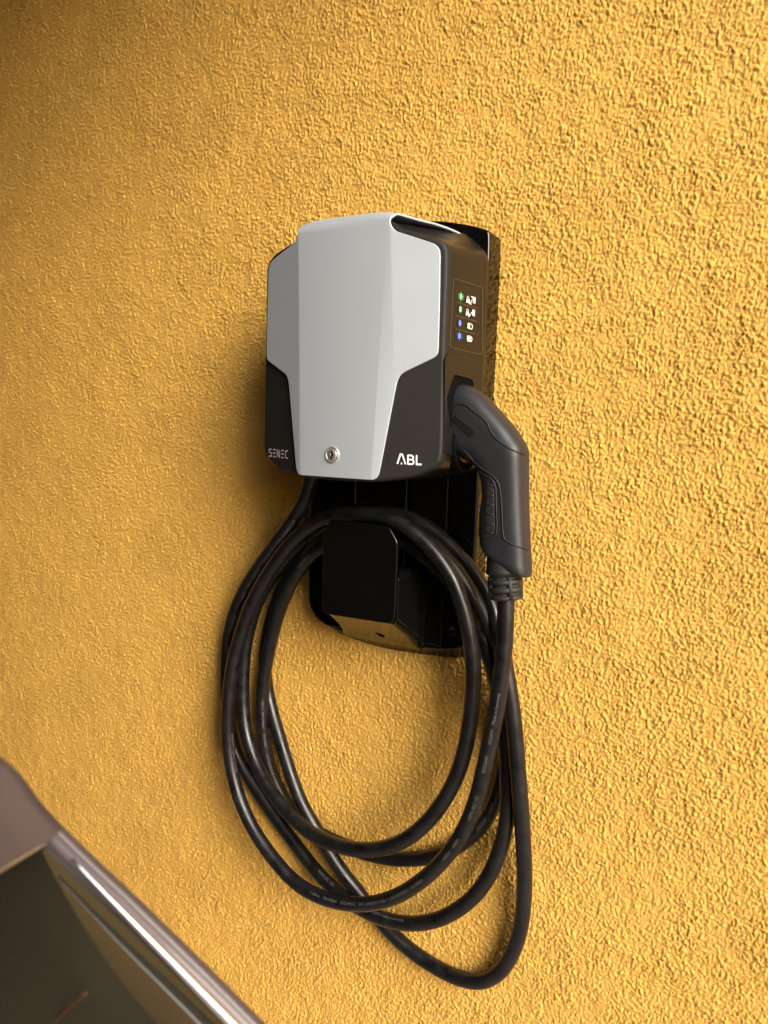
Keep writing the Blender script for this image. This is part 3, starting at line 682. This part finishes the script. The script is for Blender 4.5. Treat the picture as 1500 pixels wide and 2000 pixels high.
# ------------------------------------------------------------------ parked car, lower left corner, out of focus
car = empty('parked_car')
tag(car, 'grey car corner with dark glass and bright trim, blurred at lower left', 'car')
edge = [(-420, 1235), (-260, 1315), (-120, 1395), (-60, 1437), (0, 1476), (40, 1512), (75, 1560), (110, 1600), (150, 1640), (200, 1688), (260, 1744), (330, 1812), (420, 1900), (520, 2000), (640, 2118), (760, 2236)]
def depth_of(x): return np.interp(x, [-420, 110, 520, 760], [-.873, -.820, -.776, -.753])
ed = uniform(catmull(np.array(edge, float), 8.0), 8.0); es = arclen(ed)
def s_at(x): return float(np.interp(x, ed[:, 0], es))
def car_pt(s, d, g):
    """point d pixels inward from the silhouette at edge length s, and g nearer along its ray"""
    p = (np.interp(s, es, ed[:, 0]), np.interp(s, es, ed[:, 1]))
    q = at(p[0] - .69 * d, p[1] + .72 * d, depth_of(p[0])); return CAM + (q - CAM) * (1 - g)
def strip(name, ds, gs, mt, s_of0, s_of1, n_s=60, n_sub=6):
    dd = catmull(np.array(list(zip(ds, gs)), float), max(1.0, abs(ds[-1] - ds[0]) / (len(ds) * n_sub)))
    V = []; Fs = []; k = len(dd)
    for i in range(n_s + 1):
        for d, g in dd:
            a, b = s_of0(d), s_of1(d); V.append(car_pt(a + (b - a) * i / n_s, d, g))
    for i in range(n_s):
        for j in range(k - 1): Fs.append((i * k + j, (i + 1) * k + j, (i + 1) * k + j + 1, i * k + j + 1))
    return mesh(name, V, Fs, mt, car, smooth=True)
SE = es[-1]; S0 = s_at(128)
glass_top = lambda d: S0 - .263 * max(0, d - 25)
strip('body_pillar', [40, 14, 3, 0, 4, 12, 26, 42, 52], [-.16, -.09, -.045, 0, .013, .024, .033, .042, .044], M['car'], lambda d: S0 - 14, lambda d: SE)
def wedge(s_): return 58 + 92 * math.sin(max(0, min(1, (s_ - S0 + 10) / 560)) * math.pi * .62)
def strip2(name, f0, f1, g_of, mt, s0, s1, nd=14, ns=80):
    """strip between the inward distances f0(s) and f1(s)"""
    V = []; Fs = []
    for i in range(ns + 1):
        s_ = s0 + (s1 - s0) * i / ns
        for j in range(nd + 1):
            d = f0(s_) + (f1(s_) - f0(s_)) * j / nd; sl_ = s_ - .263 * max(0, d - 25) * (1 - i / ns); V.append(car_pt(sl_, d, g_of(s_, d)))
    for i in range(ns):
        for j in range(nd): Fs.append((i * (nd + 1) + j, (i + 1) * (nd + 1) + j, (i + 1) * (nd + 1) + j + 1, i * (nd + 1) + j + 1))
    return mesh(name, V, Fs, mt, car, smooth=True)
gsh = lambda d: .042 + .00095 * (d - 50)
strip2('glass_shoulder', lambda t: 50, wedge, lambda t, d: gsh(d), M['glass'], S0, SE)
strip2('rear_window', wedge, lambda t: 700, lambda t, d: gsh(wedge(t)) + .00042 * (d - wedge(t)) + .010 * math.sin(t / 120) * min(1, (d - wedge(t)) / 60), M['glass'], S0, SE, 24)
groof = lambda d: .060 + .00085 * (d - 28) + .00045 * (d - 28)
strip('roof_panel', [30, 8, 0, 6, 14, 28, 45, 60, 80, 110, 150, 190, 250, 320], [-.1, -.05, 0, .024, .040, groof(28)] + [groof(d) for d in (45, 60, 80, 110, 150, 190, 250, 320)], M['car'], lambda d: 0, lambda d: glass_top(d) - 5)
def car_tube(name, pts, r, mt):
    P = uniform(catmull(np.array([car_pt(*p) for p in pts]), .01), .006)
    rr = np.interp(np.linspace(0, 1, len(P)), np.linspace(0, 1, len(r)), r); v, f = tube(P, rr, 14); return mesh(name, v, f, mt, car, smooth=True)
car_tube('window_trim', [(s_at(x), d, g) for x, d, g in ((165, 33, .047), (210, 37, .050), (280, 41, .053), (380, 44, .054), (500, 46, .055), (640, 48, .056), (750, 50, .057))], [.0006, .0013, .0019, .0025, .0029, .0031], M['chrome'])
car_tube('seal_highlight', [(glass_top(d) - 2, d, g) for d, g in [(d, groof(d) - .002) for d in (46, 60, 100, 150, 210, 300)]], [.0007, .0008], M['chrome'])  # seal in bright metal, drawn in as the highlight along the roof seam

# a thin orange tube low on the glass, standing in for a reflection
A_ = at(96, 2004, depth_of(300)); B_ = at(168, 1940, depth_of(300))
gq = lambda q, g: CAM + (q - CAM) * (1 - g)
v, f = tube(np.array([gq(A_ + (B_ - A_) * t, .195) for t in np.linspace(0, 1, 12)]), .0005, 8); mesh('orange_reflection', v, f, M['orange'], car, smooth=True)
